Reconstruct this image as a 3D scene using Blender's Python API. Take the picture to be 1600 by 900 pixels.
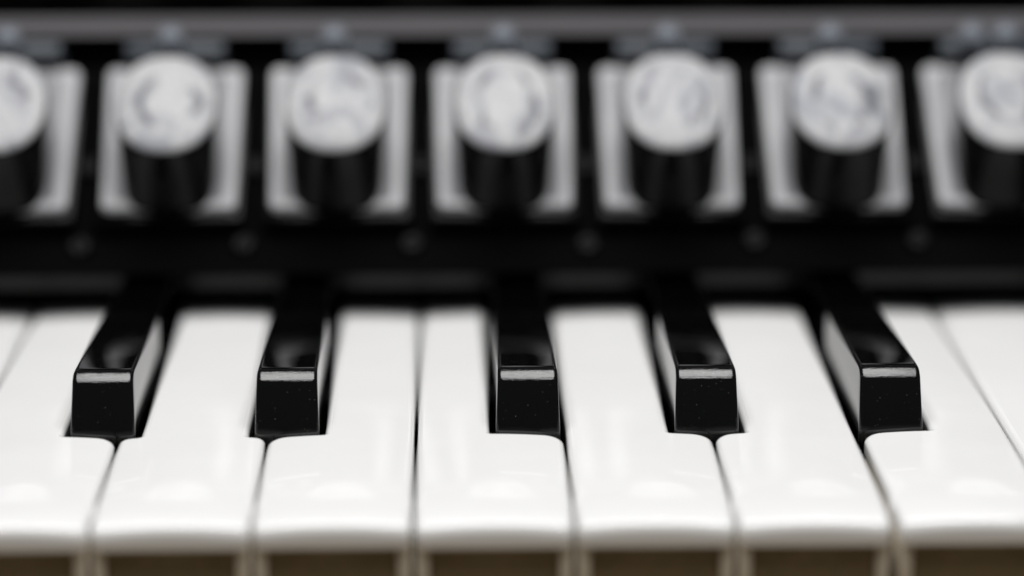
import bpy, bmesh, math, random
from mathutils import Vector, Matrix

# ------------------------------------------------------------------ reset
for o in list(bpy.data.objects):
    bpy.data.objects.remove(o, do_unlink=True)
sc = bpy.context.scene
COL = sc.collection
MM = 0.001                      # everything below is written in millimetres
R = math.radians
random.seed(7)

# ------------------------------------------------------------------ camera
cam_d = bpy.data.cameras.new('camera')
cam = bpy.data.objects.new('camera', cam_d)
COL.objects.link(cam)
cam.location = (-5.3 * MM, -365.6 * MM, 118.6 * MM)
cam.rotation_euler = (R(90 - 15.1), 0, R(-1.29))
cam_d.lens = 100
cam_d.sensor_width = 36
cam_d.clip_start = 0.01
cam_d.clip_end = 20
cam_d.dof.use_dof = True
cam_d.dof.focus_distance = 0.3865
cam_d.dof.aperture_fstop = 4.6
cam_d.dof.aperture_blades = 9
sc.camera = cam

# ------------------------------------------------------------------ light
world = bpy.data.worlds.new('World')
sc.world = world
world.use_nodes = True
bg = world.node_tree.nodes['Background']
bg.inputs[0].default_value = (0.95, 0.97, 1.0, 1)
bg.inputs[1].default_value = 0.09

def area(name, loc, target, sx, sy, power, col):
    l = bpy.data.lights.new(name, 'AREA')
    l.shape = 'RECTANGLE'; l.size = sx; l.size_y = sy; l.energy = power; l.color = col
    o = bpy.data.objects.new(name, l)
    COL.objects.link(o)
    o.location = loc
    o.rotation_euler = (Vector(target) - Vector(loc)).to_track_quat('-Z', 'Y').to_euler()
    return o
area('overhead_softbox', (0.0, -0.06, 0.62), (0, 0.02, 0), 0.46, 0.38, 5.35, (1.0, 0.992, 0.985))

sc.view_settings.view_transform = 'Standard'
sc.view_settings.look = 'None'
sc.view_settings.exposure = 0
sc.view_settings.gamma = 1
sc.view_settings.use_curve_mapping = False

# ------------------------------------------------------------------ materials
def mat(name, base, rough, spec=0.5, metal=0.0, coat=0.0):
    m = bpy.data.materials.new(name); m.use_nodes = True
    b = m.node_tree.nodes['Principled BSDF']
    b.inputs['Base Color'].default_value = (*base, 1)
    b.inputs['Roughness'].default_value = rough
    b.inputs['Specular IOR Level'].default_value = spec
    b.inputs['Metallic'].default_value = metal
    b.inputs['Coat Weight'].default_value = coat
    return m, m.node_tree.nodes, m.node_tree.links, b

def coords(n, l, scale=1000.0, rnd=False, stretch=(1, 1, 1)):
    tc = n.new('ShaderNodeTexCoord'); mp = n.new('ShaderNodeMapping')
    mp.inputs['Scale'].default_value = tuple(scale * s for s in stretch)
    l.new(tc.outputs['Object'], mp.inputs[0])
    if rnd:
        oi = n.new('ShaderNodeObjectInfo'); mu = n.new('ShaderNodeMath'); mu.operation = 'MULTIPLY'
        mu.inputs[1].default_value = 300.0
        l.new(oi.outputs['Random'], mu.inputs[0]); l.new(mu.outputs[0], mp.inputs['Location'])
    return mp.outputs[0]

def noise(n, l, vec, scale, detail=3, rough=0.5, dist=0.0):
    t = n.new('ShaderNodeTexNoise')
    t.inputs['Scale'].default_value = scale; t.inputs['Detail'].default_value = detail
    t.inputs['Roughness'].default_value = rough; t.inputs['Distortion'].default_value = dist
    l.new(vec, t.inputs['Vector'])
    return t.outputs['Fac']

def ramp(n, l, fac, stops):
    r = n.new('ShaderNodeValToRGB'); e = r.color_ramp.elements
    while len(e) > len(stops): e.remove(e[-1])
    while len(e) < len(stops): e.new(0.5)
    for k, (p, c) in enumerate(stops):
        e[k].position = p; e[k].color = (*c, 1)
    l.new(fac, r.inputs[0])
    return r.outputs[0]

def bump(n, l, b, h, strength, dist):
    bp = n.new('ShaderNodeBump'); bp.inputs['Strength'].default_value = strength
    bp.inputs['Distance'].default_value = dist
    l.new(h, bp.inputs['Height']); l.new(bp.outputs[0], b.inputs['Normal'])

M = {}
# white key plastic: slightly warm, polished, faint moulding waviness and wear
m, n, l, b = mat('ivory_plastic', (0.84, 0.835, 0.825), 0.10, 0.42)
v = coords(n, l, rnd=True)
l.new(ramp(n, l, noise(n, l, v, 0.07, 4), [(0.3, (0.84, 0.838, 0.835)), (0.7, (0.815, 0.812, 0.805))]), b.inputs['Base Color'])
l.new(ramp(n, l, noise(n, l, v, 0.5, 5, 0.6), [(0.35, (0.03,) * 3), (0.58, (0.07,) * 3), (0.72, (0.16,) * 3)]), b.inputs['Roughness'])
b.inputs['Subsurface Weight'].default_value = 0.0
bump(n, l, b, noise(n, l, v, 0.11, 2), 0.15, 0.00025)
M['ivory'] = m

m, n, l, b = mat('shaded_ivory', (0.62, 0.565, 0.47), 0.35, 0.4)  # cap plastic dimmed and warmed: shade of the side walls put into colour
M['wall_shade'] = m
# black key plastic: gloss black with dust specks and hairline rub marks
m, n, l, b = mat('gloss_black', (0.0018, 0.0018, 0.0018), 0.05, 0.5)
v = coords(n, l, rnd=True)
vo = n.new('ShaderNodeTexVoronoi'); vo.inputs['Scale'].default_value = 3.0; vo.inputs['Randomness'].default_value = 1
l.new(v, vo.inputs['Vector'])
sel = n.new('ShaderNodeSeparateColor'); l.new(vo.outputs['Color'], sel.inputs[0])
rad = n.new('ShaderNodeMath'); rad.operation = 'POWER'; rad.inputs[1].default_value = 5.0
l.new(sel.outputs[0], rad.inputs[0])
rad2 = n.new('ShaderNodeMath'); rad2.operation = 'MULTIPLY'; rad2.inputs[1].default_value = 0.15
l.new(rad.outputs[0], rad2.inputs[0])
lt = n.new('ShaderNodeMath'); lt.operation = 'LESS_THAN'
l.new(vo.outputs['Distance'], lt.inputs[0]); l.new(rad2.outputs[0], lt.inputs[1])
mx = n.new('ShaderNodeMix'); mx.data_type = 'RGBA'
mx.inputs[6].default_value = (0.0018, 0.0018, 0.0018, 1); mx.inputs[7].default_value = (0.20, 0.185, 0.16, 1)
l.new(lt.outputs[0], mx.inputs[0]); l.new(mx.outputs[2], b.inputs['Base Color'])
vs = coords(n, l, rnd=True, stretch=(0.35, 6, 6))
l.new(ramp(n, l, noise(n, l, vs, 0.9, 4, 0.7), [(0.4, (0.03,) * 3), (0.62, (0.075,) * 3), (0.72, (0.2,) * 3)]), b.inputs['Roughness'])
# rub marks run along the worn front edge only
geo = n.new('ShaderNodeNewGeometry'); gz = n.new('ShaderNodeSeparateXYZ'); l.new(geo.outputs['True Normal'], gz.inputs[0])
edge = ramp(n, l, gz.outputs[2], [(0.45, (0, 0, 0)), (0.6, (1, 1, 1)), (0.9, (1, 1, 1)), (0.97, (0, 0, 0))])
vs2 = coords(n, l, rnd=True, stretch=(0.10, 4, 4))
hm = n.new('ShaderNodeMath'); hm.operation = 'MULTIPLY'
l.new(noise(n, l, vs2, 0.9, 4, 0.65), hm.inputs[0]); l.new(edge, hm.inputs[1])
bump(n, l, b, hm.outputs[0], 1.0, 0.000042)
M['black_key'] = m

# lacquered black casing
m, n, l, b = mat('black_lacquer', (0.002, 0.002, 0.002), 0.14, 0.08)
v = coords(n, l)
l.new(ramp(n, l, noise(n, l, v, 0.3, 5, 0.65), [(0.3, (0.10,) * 3), (0.7, (0.22,) * 3)]), b.inputs['Roughness'])
M['lacquer'] = m
m, n, l, b = mat('black_gloss_plastic', (0.0015, 0.0015, 0.0015), 0.22, 0.13)
M['gloss'] = m

m, n, l, b = mat('black_felt', (0.002, 0.002, 0.002), 0.95, 0.04)
v = coords(n, l)
bump(n, l, b, noise(n, l, v, 4, 4), 0.6, 0.0003)
M['felt'] = m
m, n, l, b = mat('black_satin', (0.003, 0.003, 0.003), 0.22, 0.35)
M['satin'] = m

# key wood, dull olive brown
m, n, l, b = mat('key_wood', (0.16, 0.125, 0.07), 0.7, 0.3)
v = coords(n, l, rnd=True, stretch=(1, 0.12, 1))
l.new(ramp(n, l, noise(n, l, v, 0.9, 5, 0.6, 0.4), [(0.3, (0.15, 0.125, 0.07)), (0.7, (0.21, 0.15, 0.085))]), b.inputs['Base Color'])
M['wood'] = m

m, n, l, b = mat('bed_bounce_wood', (0.40, 0.25, 0.13), 0.5, 0.3)  # brown chosen to bounce warm light onto the key fronts
v = coords(n, l, stretch=(0.12, 1, 1))
l.new(ramp(n, l, noise(n, l, v, 0.5, 5, 0.6, 0.4), [(0.3, (0.20, 0.155, 0.09)), (0.7, (0.28, 0.21, 0.125))]), b.inputs['Base Color'])
M['bed_bounce'] = m

# register plate: satin off-white enamel
m, n, l, b = mat('satin_plate', (0.62, 0.62, 0.64), 0.4, 0.15)
v = coords(n, l, rnd=True, stretch=(2.2, 0.3, 1))
l.new(ramp(n, l, noise(n, l, v, 0.16, 5, 0.6), [(0.3, (0.38, 0.38, 0.40)), (0.7, (0.54, 0.54, 0.55))]), b.inputs['Base Color'])
M['plate'] = m

m, n, l, b = mat('grey_inlay', (0.2, 0.2, 0.21), 0.35, 0.15)
v = coords(n, l, rnd=True, stretch=(2.2, 0.3, 1))
l.new(ramp(n, l, noise(n, l, v, 0.2, 5, 0.6), [(0.3, (0.19, 0.19, 0.205)), (0.7, (0.31, 0.31, 0.32))]), b.inputs['Base Color'])
M['inlay'] = m

# pearl marbled button face; ring strokes are room reflections painted into the colour
m, n, l, b = mat('pearl', (0.7, 0.7, 0.7), 0.3, 0.15)
v = coords(n, l, rnd=True, stretch=(1.2, 0.8, 1))
f = noise(n, l, v, 0.07, 3, 0.5, 2.2)
basec = ramp(n, l, f, [(0.30, (0.25, 0.26, 0.29)), (0.42, (0.38, 0.385, 0.405)), (0.54, (0.50, 0.50, 0.505)), (0.66, (0.32, 0.325, 0.35))])
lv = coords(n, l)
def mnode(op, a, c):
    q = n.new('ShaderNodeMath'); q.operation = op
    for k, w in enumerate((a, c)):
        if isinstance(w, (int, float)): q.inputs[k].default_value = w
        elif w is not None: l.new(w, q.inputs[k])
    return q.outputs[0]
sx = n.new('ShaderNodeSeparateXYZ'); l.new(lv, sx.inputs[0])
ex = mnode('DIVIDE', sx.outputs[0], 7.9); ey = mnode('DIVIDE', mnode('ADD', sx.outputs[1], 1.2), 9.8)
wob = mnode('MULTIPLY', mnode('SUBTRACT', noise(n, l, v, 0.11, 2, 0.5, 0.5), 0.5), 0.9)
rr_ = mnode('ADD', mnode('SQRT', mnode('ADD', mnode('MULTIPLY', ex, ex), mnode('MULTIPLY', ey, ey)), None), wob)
refl_ring = mnode('SUBTRACT', 1.0, mnode('MULTIPLY', mnode('ABSOLUTE', mnode('SUBTRACT', rr_, 0.58), None), 6.0))
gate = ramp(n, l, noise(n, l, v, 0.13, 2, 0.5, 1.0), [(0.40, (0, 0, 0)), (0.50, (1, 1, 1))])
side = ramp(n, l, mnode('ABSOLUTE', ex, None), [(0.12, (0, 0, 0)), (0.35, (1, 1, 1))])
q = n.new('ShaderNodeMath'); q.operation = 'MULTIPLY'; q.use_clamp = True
l.new(refl_ring, q.inputs[0]); l.new(mnode('MULTIPLY', gate, side), q.inputs[1])
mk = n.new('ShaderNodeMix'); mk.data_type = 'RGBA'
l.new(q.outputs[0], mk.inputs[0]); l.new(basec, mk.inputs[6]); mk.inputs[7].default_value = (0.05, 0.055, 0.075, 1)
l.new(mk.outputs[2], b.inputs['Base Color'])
M['pearl'] = m

m, n, l, b = mat('grey_enamel', (0.155, 0.148, 0.155), 0.42, 0.2)
v = coords(n, l, stretch=(0.05, 3, 3))
l.new(ramp(n, l, noise(n, l, v, 0.5, 4), [(0.3, (0.30,) * 3), (0.7, (0.5,) * 3)]), b.inputs['Roughness'])
M['trim'] = m

m, n, l, b = mat('blued_steel', (0.1, 0.12, 0.15), 0.45, 0.3, metal=0.0)
v = coords(n, l, rnd=True)
l.new(ramp(n, l, noise(n, l, v, 0.8, 4), [(0.3, (0.03, 0.037, 0.047)), (0.7, (0.058, 0.07, 0.085))]), b.inputs['Base Color'])
M['blued'] = m

m, n, l, b = mat('pale_steel', (0.18, 0.20, 0.23), 0.4, 0.3)
M['pin_steel'] = m

m, n, l, b = mat('dark_screw_steel', (0.002, 0.002, 0.0024), 0.35, 0.04)
M['screw'] = m

# ------------------------------------------------------------------ mesh helpers (mm in, metres out)
def finish(bm, name, material, parent=None, smooth=True):
    bmesh.ops.recalc_face_normals(bm, faces=bm.faces)
    bmesh.ops.scale(bm, vec=(MM, MM, MM), verts=bm.verts)
    me = bpy.data.meshes.new(name)
    bm.to_mesh(me); bm.free()
    for p in me.polygons: p.use_smooth = smooth
    me.materials.append(M[material])
    return link(me, name, parent)

def link(me, name, parent=None):
    o = bpy.data.objects.new(name, me)
    COL.objects.link(o)
    if parent: o.parent = parent
    return o

def empty(name, loc, label, cat, group=None, rot=(0, 0, 0)):
    e = bpy.data.objects.new(name, None)
    COL.objects.link(e)
    e.empty_display_size = 0.005
    e.location = tuple(c * MM for c in loc); e.rotation_euler = rot
    e['label'] = label; e['category'] = cat
    if group: e['group'] = group
    return e

def rbox(x0, x1, y0, y1, z0, z1, r=0.3, seg=2, bm=None):
    """box with rounded edges"""
    t = bmesh.new()
    bmesh.ops.create_cube(t, size=1)
    for vv in t.verts:
        vv.co = ((x0 + x1) / 2 + vv.co.x * (x1 - x0), (y0 + y1) / 2 + vv.co.y * (y1 - y0), (z0 + z1) / 2 + vv.co.z * (z1 - z0))
    if r > 0:
        bmesh.ops.bevel(t, geom=list(t.edges), offset=r, segments=seg, profile=0.5, affect='EDGES')
    if bm is None: return t
    me = bpy.data.meshes.new('tmp'); t.to_mesh(me); t.free(); bm.from_mesh(me); bpy.data.meshes.remove(me)
    return bm

def round_poly(pts, seg=8):
    """pts: (x, y, radius) -> outline with filleted corners"""
    out = []
    N = len(pts)
    for i in range(N):
        p0 = Vector(pts[i - 1][:2]); p = Vector(pts[i][:2]); p1 = Vector(pts[(i + 1) % N][:2]); r = pts[i][2]
        if r <= 0: out.append(p); continue
        a = (p0 - p).normalized(); c = (p1 - p).normalized()
        ang = math.acos(max(-1, min(1, a.dot(c))))
        d = r / math.tan(ang / 2)
        ctr = p + (a + c).normalized() * (r / math.sin(ang / 2))
        s = p + a * d - ctr; e = p + c * d - ctr
        a0 = math.atan2(s.y, s.x); da = math.atan2(e.y, e.x) - a0
        while da > math.pi: da -= 2 * math.pi
        while da < -math.pi: da += 2 * math.pi
        for k in range(seg + 1):
            t = a0 + da * k / seg
            out.append(ctr + Vector((math.cos(t), math.sin(t))) * r)
    return out

def offset_poly(poly, d):
    """inward offset of a counter-clockwise outline"""
    N = len(poly); out = []
    for i in range(N):
        p0, p, p1 = poly[i - 1], poly[i], poly[(i + 1) % N]
        e0 = (p - p0).normalized(); e1 = (p1 - p).normalized()
        n0 = Vector((-e0.y, e0.x)); n1 = Vector((-e1.y, e1.x))
        nn = (n0 + n1)
        if nn.length < 1e-6: nn = n0
        nn.normalize()
        out.append(p + nn * (d / max(0.35, nn.dot(n0))))
    return out

def slab(poly, z_bot, z_top, r, seg=5):
    """extruded outline with a rounded upper edge and a thin rounded lower edge"""
    bm = bmesh.new(); rings = []
    prof = [(0.5, z_bot), (0.16, z_bot), (0.0, z_bot + 0.16), (0.0, z_bot + 0.4)]
    for k in range(seg + 1):
        t = k / seg * math.pi / 2
        prof.append((r * (1 - math.cos(t)), z_top - r + r * math.sin(t)))
    prof.append((r + 0.12, z_top))
    for d, z in prof:
        rings.append([bm.verts.new((q.x, q.y, z)) for q in offset_poly(poly, d)])
    N = len(poly)
    for a, c in zip(rings, rings[1:]):
        for i in range(N):
            bm.faces.new((a[i], a[(i + 1) % N], c[(i + 1) % N], c[i]))
    bm.faces.new(rings[-1]); bm.faces.new(list(reversed(rings[0])))
    return bm

# ------------------------------------------------------------------ the casing
PITCH = 20.0; Y_FRONT = -35.1; Y_NOTCH = -0.7; Y_BACK = 65.0
SLOPE = R(42)                                    # slope of the register panel
PC = Vector((0, 70.5, 25.4))
K = 0.907   # size of one switch
#                   # a point on the plates' upper face
PV = Vector((0, math.cos(SLOPE), math.sin(SLOPE)))      # up the slope
PN = Vector((0, -math.sin(SLOPE), math.cos(SLOPE)))     # out of the slope
XL, XR = -125, 125

case = empty('accordion_case', (0, 61, -16), 'glossy black accordion casing with grey trim bar behind and around the keys', 'accordion')
def case_part(bm, name, material, smooth=True):
    for vv in bm.verts: vv.co -= Vector((0, 61, -16))
    return finish(bm, name, material, case, smooth)
case_part(rbox(XL, XR, -95, 64, -19, -15.2, 0.5), 'key_bed_reflector', 'bed_bounce')  # bed under the keys, its unseen front extension added as a light reflector
case_part(rbox(XL, XR, -34, 62, -15.15, -14.0, 0.3), 'felt_strip', 'felt')
def extrude_x(prof, x0, x1):
    bm = bmesh.new()
    A = [bm.verts.new((x0, y, z)) for y, z in prof]; B = [bm.verts.new((x1, y, z)) for y, z in prof]
    for i in range(len(prof)):
        j = (i + 1) % len(prof)
        bm.faces.new((A[i], A[j], B[j], B[i]))
    bm.faces.new(A); bm.faces.new(list(reversed(B)))
    return bm
# sloping register panel whose lower lip overhangs the rear of the keys (its face lies 4.7 K under the plates' upper face)
def slope_pt(v_, n_): return PC + PV * v_ + PN * n_
p0 = slope_pt(-24.7 * K, -4.7 * K); p1 = slope_pt(17.3 * K, -4.7 * K)
case_part(extrude_x([(p0.y, p0.z), (p1.y, p1.z), (p1.y + 1.5, p1.z + 0.2), (p1.y + 24, p1.z + 0.2), (p1.y + 24, -15), (67.5, -15), (67.5, p0.z - 0.5), (p0.y + 0.4, p0.z - 0.5)], XL, XR),
          'register_panel', 'felt', smooth=False)
case_part(rbox(XL, XR, 65.7, 67.4, -15.1, p0.z - 0.6, 0.3), 'key_rail', 'felt', smooth=False)
case_part(rbox(XL, XR, 65.2, 65.8, 2.3, 4.9, 0.2), 'rail_strip', 'satin', smooth=False)
# grey trim bar with a rolled face, and the black grille cover above it
YB = 88.6
trim = [(YB + 6, 38.6), (YB - 0.2, 38.6), (YB - 0.4, 38.8), (YB - 0.1, 39.4), (YB + 0.2, 40.3), (YB + 0.5, 41.0), (YB + 0.9, 41.25), (YB + 6, 41.3)]
zf = p1.z + 0.25
case_part(rbox(XL, XR, YB + 1.2, YB + 8, zf, 38.65, 0.0), 'trim_foot', 'felt', smooth=False)
case_part(extrude_x(trim, XL, XR), 'trim_bar', 'trim', smooth=False)
case_part(rbox(XL, XR, YB + 0.6, YB + 55, 41.35, 64, 1.5, 4), 'grille_cover', 'lacquer')

# switch positions along the panel
SW_PITCH = 25.9; SW_X0 = 3.2
sw_x = [SW_X0 + (i - 3) * SW_PITCH for i in range(7)]

# screws on the ledge and on the panel between the switches
bm = bmesh.new()
bmesh.ops.create_cone(bm, cap_ends=True, segments=20, radius1=1.9, radius2=1.4, depth=1.0)
for f_ in bm.faces: f_.smooth = False
bmesh.ops.translate(bm, verts=bm.verts, vec=(0, 0, 0.5))
scr_me = None
def screw(pos, rot):
    global scr_me, slot_me
    if scr_me is None:
        o = finish(bm, 'screw', 'screw', case, False); scr_me = o.data
        s = finish(rbox(-1.2, 1.2, -0.22, 0.22, 1.0, 1.06, 0), 'slot', 'felt', o, False); slot_me = s.data
    else:
        o = link(scr_me, 'screw', case); s = link(slot_me, 'slot', o)
    q = Vector(pos) - Vector((0, 61, -16))
    o.location = q * MM; o.rotation_euler = rot; s.rotation_euler.z = random.uniform(0, 3)
for i in range(6):
    x = sw_x[i] + SW_PITCH / 2 + random.uniform(-1.6, 1.6)
    q = slope_pt(-19.2 * K + random.uniform(-0.5, 0.3), -4.7 * K)
    screw((x, q.y, q.z), (SLOPE, 0, 0))
for i in range(6):
    x = sw_x[i] + SW_PITCH / 2
    q = slope_pt(-2.8, -4.7 * K)
    screw((x, q.y, q.z), (SLOPE, 0, 0))

# ------------------------------------------------------------------ white keys
GAP = 0.22                       # half the clearance between two caps
blacks = {'cs': -52.2, 'ds': -27.4, 'fs': 5.1, 'gs': 29.3, 'as': 54.3}
BW = 4.45                        # half width of a black key at its base
CL = 0.7                        # clearance in the notches
wl = {0: ('white key cut by the left edge of the picture', None, None),
      1: ('white key notched on its right by the leftmost black key', None, 'cs'),
      2: ('white key between the two leftmost black keys', 'cs', 'ds'),
      3: ('white key with its narrow part right of second black key, straight right side', 'ds', None),
      4: ('white key whose rear right is taken by the middle black key', None, 'fs'),
      5: ('white key between the middle and the fourth black key', 'fs', 'gs'),
      6: ('white key between the two rightmost black keys', 'gs', 'as'),
      7: ('white key notched on its left by the rightmost black key', 'as', None),
      8: ('white key cut by the right edge of the picture, right of all black keys', None, None)}
side_mesh = {}
for i in range(9):
    label, lb, rb = wl[i]
    cx = PITCH * (i - 4)
    xl, xr = -PITCH / 2 + GAP, PITCH / 2 - GAP
    tl, tr = xl, xr                                # tail edges
    if lb: tl = max(xl, blacks[lb] + BW + CL - cx)
    if rb: tr = min(xr, blacks[rb] - BW - CL - cx)
    if 0 < xr - tr < 1.6: xr = tr
    if 0 < tl - xl < 1.6: xl = tl
    pts = [(xl, Y_FRONT, 1.1), (xr, Y_FRONT, 1.1)]
    if tr < xr - 0.3:
        rr = max(0.9, min(2.7, (xr - tr) * 0.6))
        pts += [(xr, Y_NOTCH, rr), (tr, Y_NOTCH, min(0.4, (xr - tr) * 0.15)), (tr, Y_BACK, 0.4)]
    else:
        pts += [(tr, Y_BACK, 0.4)]
    if tl > xl + 0.3:
        rr = max(0.9, min(2.7, (tl - xl) * 0.6))
        pts += [(tl, Y_BACK, 0.4), (tl, Y_NOTCH, min(0.4, (tl - xl) * 0.15)), (xl, Y_NOTCH, rr)]
    else:
        pts += [(tl, Y_BACK, 0.4)]
    key = empty('white_key', (cx, 0, -14), label, 'piano key', 'white keys of the keyboard')
    key.rotation_euler = (R(random.uniform(-0.12, 0.12)), R(random.uniform(-0.25, 0.25)), R(random.uniform(-0.06, 0.06)))
    bm = slab(round_poly(pts), -2.8, 0.0, 0.75)
    for yy in [Y_FRONT + 0.4 + 0.7 * k for k in range(12)] + [-29, -27, -25, -20, -10]:
        bmesh.ops.bisect_plane(bm, geom=list(bm.verts) + list(bm.edges) + list(bm.faces), plane_co=(0, yy, 0), plane_no=(0, 1, 0))
    for xx in [-8 + 1.6 * k for k in range(11)]:
        bmesh.ops.bisect_plane(bm, geom=list(bm.verts) + list(bm.edges) + list(bm.faces), plane_co=(xx, 0, 0), plane_no=(1, 0, 0))
    for vv in bm.verts:                            # crowned across; end rolls gently down
        vv.co.z -= 0.0050 * vv.co.x ** 2 * min(1.0, max(0.0, (vv.co.z + 2.4) / 2.0))
        d = max(0.0, (Y_FRONT + 12.0) - vv.co.y)
        vv.co.z -= 0.003 * d * d
        d2 = max(0.0, (Y_FRONT + 2.2) - vv.co.y)
        vv.co.z -= 0.16 * d2 * d2
        vv.co.z += 14
    cap = finish(bm, 'cap', 'ivory', key)
    # side walls of the hollow cap
    for s, xe in ((-1, xl), (1, xr)):
        a, c = sorted((xe - s * 0.06, xe - s * 1.7))
        finish(rbox(a, c, Y_FRONT + 0.5, Y_NOTCH - 3.2, -12.5 + 14, -2.7 + 14, 0.25), 'side_wall', 'wall_shade', key)
    # wooden core, set back under the front lip
    wl_, wr_ = xl + 1.75, xr - 1.75
    bm = rbox(wl_, wr_, Y_FRONT + 1.0, Y_NOTCH - 2.5, 0, 14 - 2.85, 0.3)
    rbox(max(tl + 0.3, wl_ if not lb else tl + 0.3), min(tr - 0.3, wr_ if not rb else tr - 0.3), Y_NOTCH - 2.45, Y_BACK - 0.5, 0, 14 - 2.85, 0.3, bm=bm)
    finish(bm, 'core', 'wood', key)

# ------------------------------------------------------------------ black keys
def black_cap():
    """sections along the key, each a rounded trapezoid; front face leans back, chamfer at the top front edge"""
    bm = bmesh.new()
    H = 7.85
    def section(y_of_z, ztop, wtop, wbot, r, inset=0.0):
        """ring of points in the XZ plane; y comes from y_of_z"""
        pts = [(-wbot, -6.0, 0.0), (wbot, -6.0, 0.0), (wbot - 0.25, -0.3, 0.0), (wtop, ztop, r), (-wtop, ztop, r), (-wbot + 0.25, -0.3, 0.0)]
        return round_poly(pts, 6)
    rings = []
    # (y offset, half width reduction, top height)
    def ring(y, dw, ztop, lean):
        poly = section(None, ztop, 4.06 - dw, 4.62 - dw, 0.65)
        vs = []
        for q in poly:
            yy = y + lean * min(1.0, max(0.0, q.y) / 6.3)
            vs.append(bm.verts.new((q.x, yy, q.y)))
        rings.append(vs)
    for y, dw, zt in ((0.0, 0.45, 6.35), (0.03, 0.36, 6.42), (0.10, 0.22, 6.52), (0.22, 0.09, 6.66), (0.40, 0.03, 6.84), (0.62, 0.0, 7.03),
                      (0.85, 0.0, 7.21), (1.05, 0.0, 7.36), (1.25, 0.0, 7.49), (1.5, 0.0, 7.62), (1.8, 0.0, 7.71), (2.2, 0.0, 7.76), (3.2, 0.0, 7.77)):
        ring(y, dw, zt, 1.85)
    ring(12, 0.0, H - 0.42, 0.4)
    ring(35, 0.0, H - 1.5, 0.0)
    ring(64.8, 0.0, H - 2.9, 0.0)
    N = len(rings[0])
    for a, c in zip(rings, rings[1:]):
        for i in range(N):
            bm.faces.new((a[i], a[(i + 1) % N], c[(i + 1) % N], c[i]))
    f0 = rings[0]
    ff = bm.faces.new(list(reversed(f0)))
    lo = sorted((q for q in f0 if abs(q.co.z + 0.3) < 1e-3), key=lambda q: q.co.x)
    bmesh.utils.face_split(ff, lo[0], lo[1])
    bm.faces.new(rings[-1])
    for vv in bm.verts: vv.co.z += 14
    return bm
bl = {'cs': 'leftmost black key, glossy, raised between white keys',
      'ds': 'second black key from the left, glossy, close to the leftmost one',
      'fs': 'middle one of the five glossy black keys',
      'gs': 'second black key from the right, glossy with bright front chamfer',
      'as': 'rightmost glossy black key, its left side turned to view'}
cap_me = stem_me = None
for k in ('cs', 'ds', 'fs', 'gs', 'as'):
    key = empty('black_key', (blacks[k], 0, -14), bl[k], 'piano key', 'black keys of the keyboard')
    if cap_me is None:
        cap_me = finish(black_cap(), 'cap', 'black_key', key).data
        stem_me = finish(rbox(-3.6, 3.6, 2.0, 64.3, 0, 7.9, 0.3), 'stem', 'wood', key).data
    else:
        link(cap_me, 'cap', key); link(stem_me, 'stem', key)

# ------------------------------------------------------------------ register switches
def ellipse(a, b_, n_=40, p=2.25):
    out = []
    for k in range(n_):
        t = 2 * math.pi * k / n_
        c, s = math.cos(t), math.sin(t)
        out.append(Vector((math.copysign(abs(c) ** (2 / p), c) * a, math.copysign(abs(s) ** (2 / p), s) * b_)))
    return out
def loft(rings, cap0=True, cap1=True):
    bm = bmesh.new(); R_ = [[bm.verts.new(q) for q in r] for r in rings]
    N = len(R_[0])
    for a, c in zip(R_, R_[1:]):
        for i in range(N): bm.faces.new((a[i], a[(i + 1) % N], c[(i + 1) % N], c[i]))
    if cap0: bm.faces.new(list(reversed(R_[0])))
    if cap1: bm.faces.new(R_[-1])
    return bm
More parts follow.
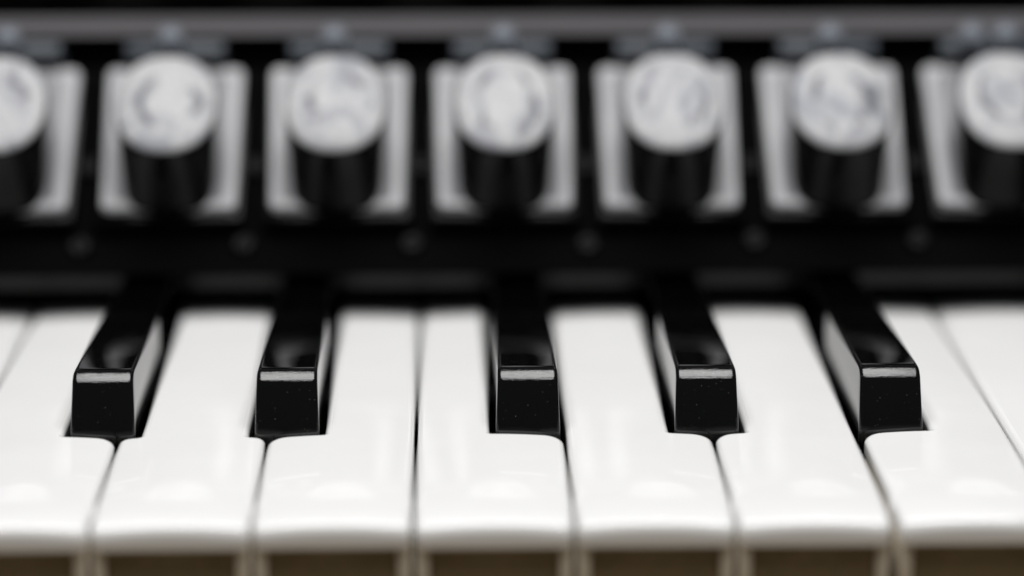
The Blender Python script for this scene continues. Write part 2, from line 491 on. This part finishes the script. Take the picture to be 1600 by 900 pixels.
# local frame: x across, y up the slope, z out of the panel; z = 0 on the panel, plate top at 4.7
def sw_base():
    return rbox(-12.6, 12.6, -16.2, 15.5, 0, 3.2, 0.5)
def sw_plate():
    pts = [(-11.4, -14.6, 1.4), (11.4, -14.6, 1.4), (11.8, 15.3, 1.4), (-11.8, 15.3, 1.4)]
    return slab(round_poly(pts), 3.2, 4.7, 0.5, 3)
def sw_inlay():
    pts = [(-9.6, -13.0, 1.0), (9.6, -13.0, 1.0), (9.8, 13.4, 1.0), (-9.8, 13.4, 1.0)]
    return slab(round_poly(pts), 4.2, 4.76, 0.03, 2)
BC = -2.4                         # centre of the button's foot, along the slope
def b_ring(z, a, b_, dy, p=2.25):
    return [Vector((q.x, BC + dy + q.y, z)) for q in ellipse(a, b_, 48, p)]
def sw_button():
    r = [b_ring(4.6, 8.0, 10.2, -2.9, 3.4), b_ring(5.4, 8.05, 10.2, -2.6, 3.4), b_ring(9, 8.25, 10.0, -0.9, 3.1), b_ring(13.5, 8.45, 10.0, 0.6, 2.6),
         b_ring(15.6, 8.75, 10.2, 1.2), b_ring(16.0, 8.65, 10.1, 1.2), b_ring(16.15, 8.4, 9.85, 1.2)]
    return loft(r)
def sw_face():
    r = [b_ring(16.1, 8.5, 10.0, 1.2), b_ring(16.45, 8.4, 9.9, 1.2), b_ring(16.75, 7.85, 9.3, 1.2), b_ring(17.0, 6.8, 8.1, 1.2),
         b_ring(17.25, 4.4, 6.0, 1.2), b_ring(17.4, 2.2, 3.0, 1.2), b_ring(17.44, 0.6, 0.8, 1.2)]
    return loft(r)
def sw_tab():
    return rbox(-8.6, 8.6, 15.7, 18.8, -0.5, 8.0, 0.5)
def sw_pin():
    bm = bmesh.new()
    bmesh.ops.create_cone(bm, cap_ends=True, segments=16, radius1=2.3, radius2=2.0, depth=3.8)
    bmesh.ops.translate(bm, verts=bm.verts, vec=(0, 17.2, 9.6))
    return bm
labels = ['register switch cut by the left edge, pearl button on pale plate',
          'second register switch from the left, pearl oval button on pale plate',
          'third register switch from the left, behind the second black key',
          'middle register switch of the seven, behind the middle black key',
          'third register switch from the right, pearl button on pale plate',
          'second register switch from the right, behind the rightmost black key',
          'register switch cut by the right edge, pearl button with two pins behind']
meshes = {}
slot = PC - PN * 4.7 * K
for i in range(7):
    root = empty('register_switch', (sw_x[i], slot.y, slot.z), labels[i], 'switch', 'register switches behind the keys',
                 (SLOPE, 0, R(random.uniform(-0.4, 0.4))))
    root.scale = (K, K, K)
    def put(name, fn, material, parent):
        if name in meshes: return link(meshes[name], name, parent)
        o = finish(fn(), name, material, parent); meshes[name] = o.data
        return o
    put('base', sw_base, 'lacquer', root)
    put('plate', sw_plate, 'plate', root)
    put('inlay', sw_inlay, 'inlay', root)
    bt = put('button', sw_button, 'gloss', root)
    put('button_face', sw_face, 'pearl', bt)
    tb = put('rear_tab', sw_tab, 'blued', root)
    p = put('pin', sw_pin, 'pin_steel', tb)
    if i == 6:
        p.location.x = -3.6 * MM
        p = put('pin', sw_pin, 'pin_steel', tb); p.location.x = 2.4 * MM
    else:
        p.location.x = random.uniform(-0.8, 0.4) * MM
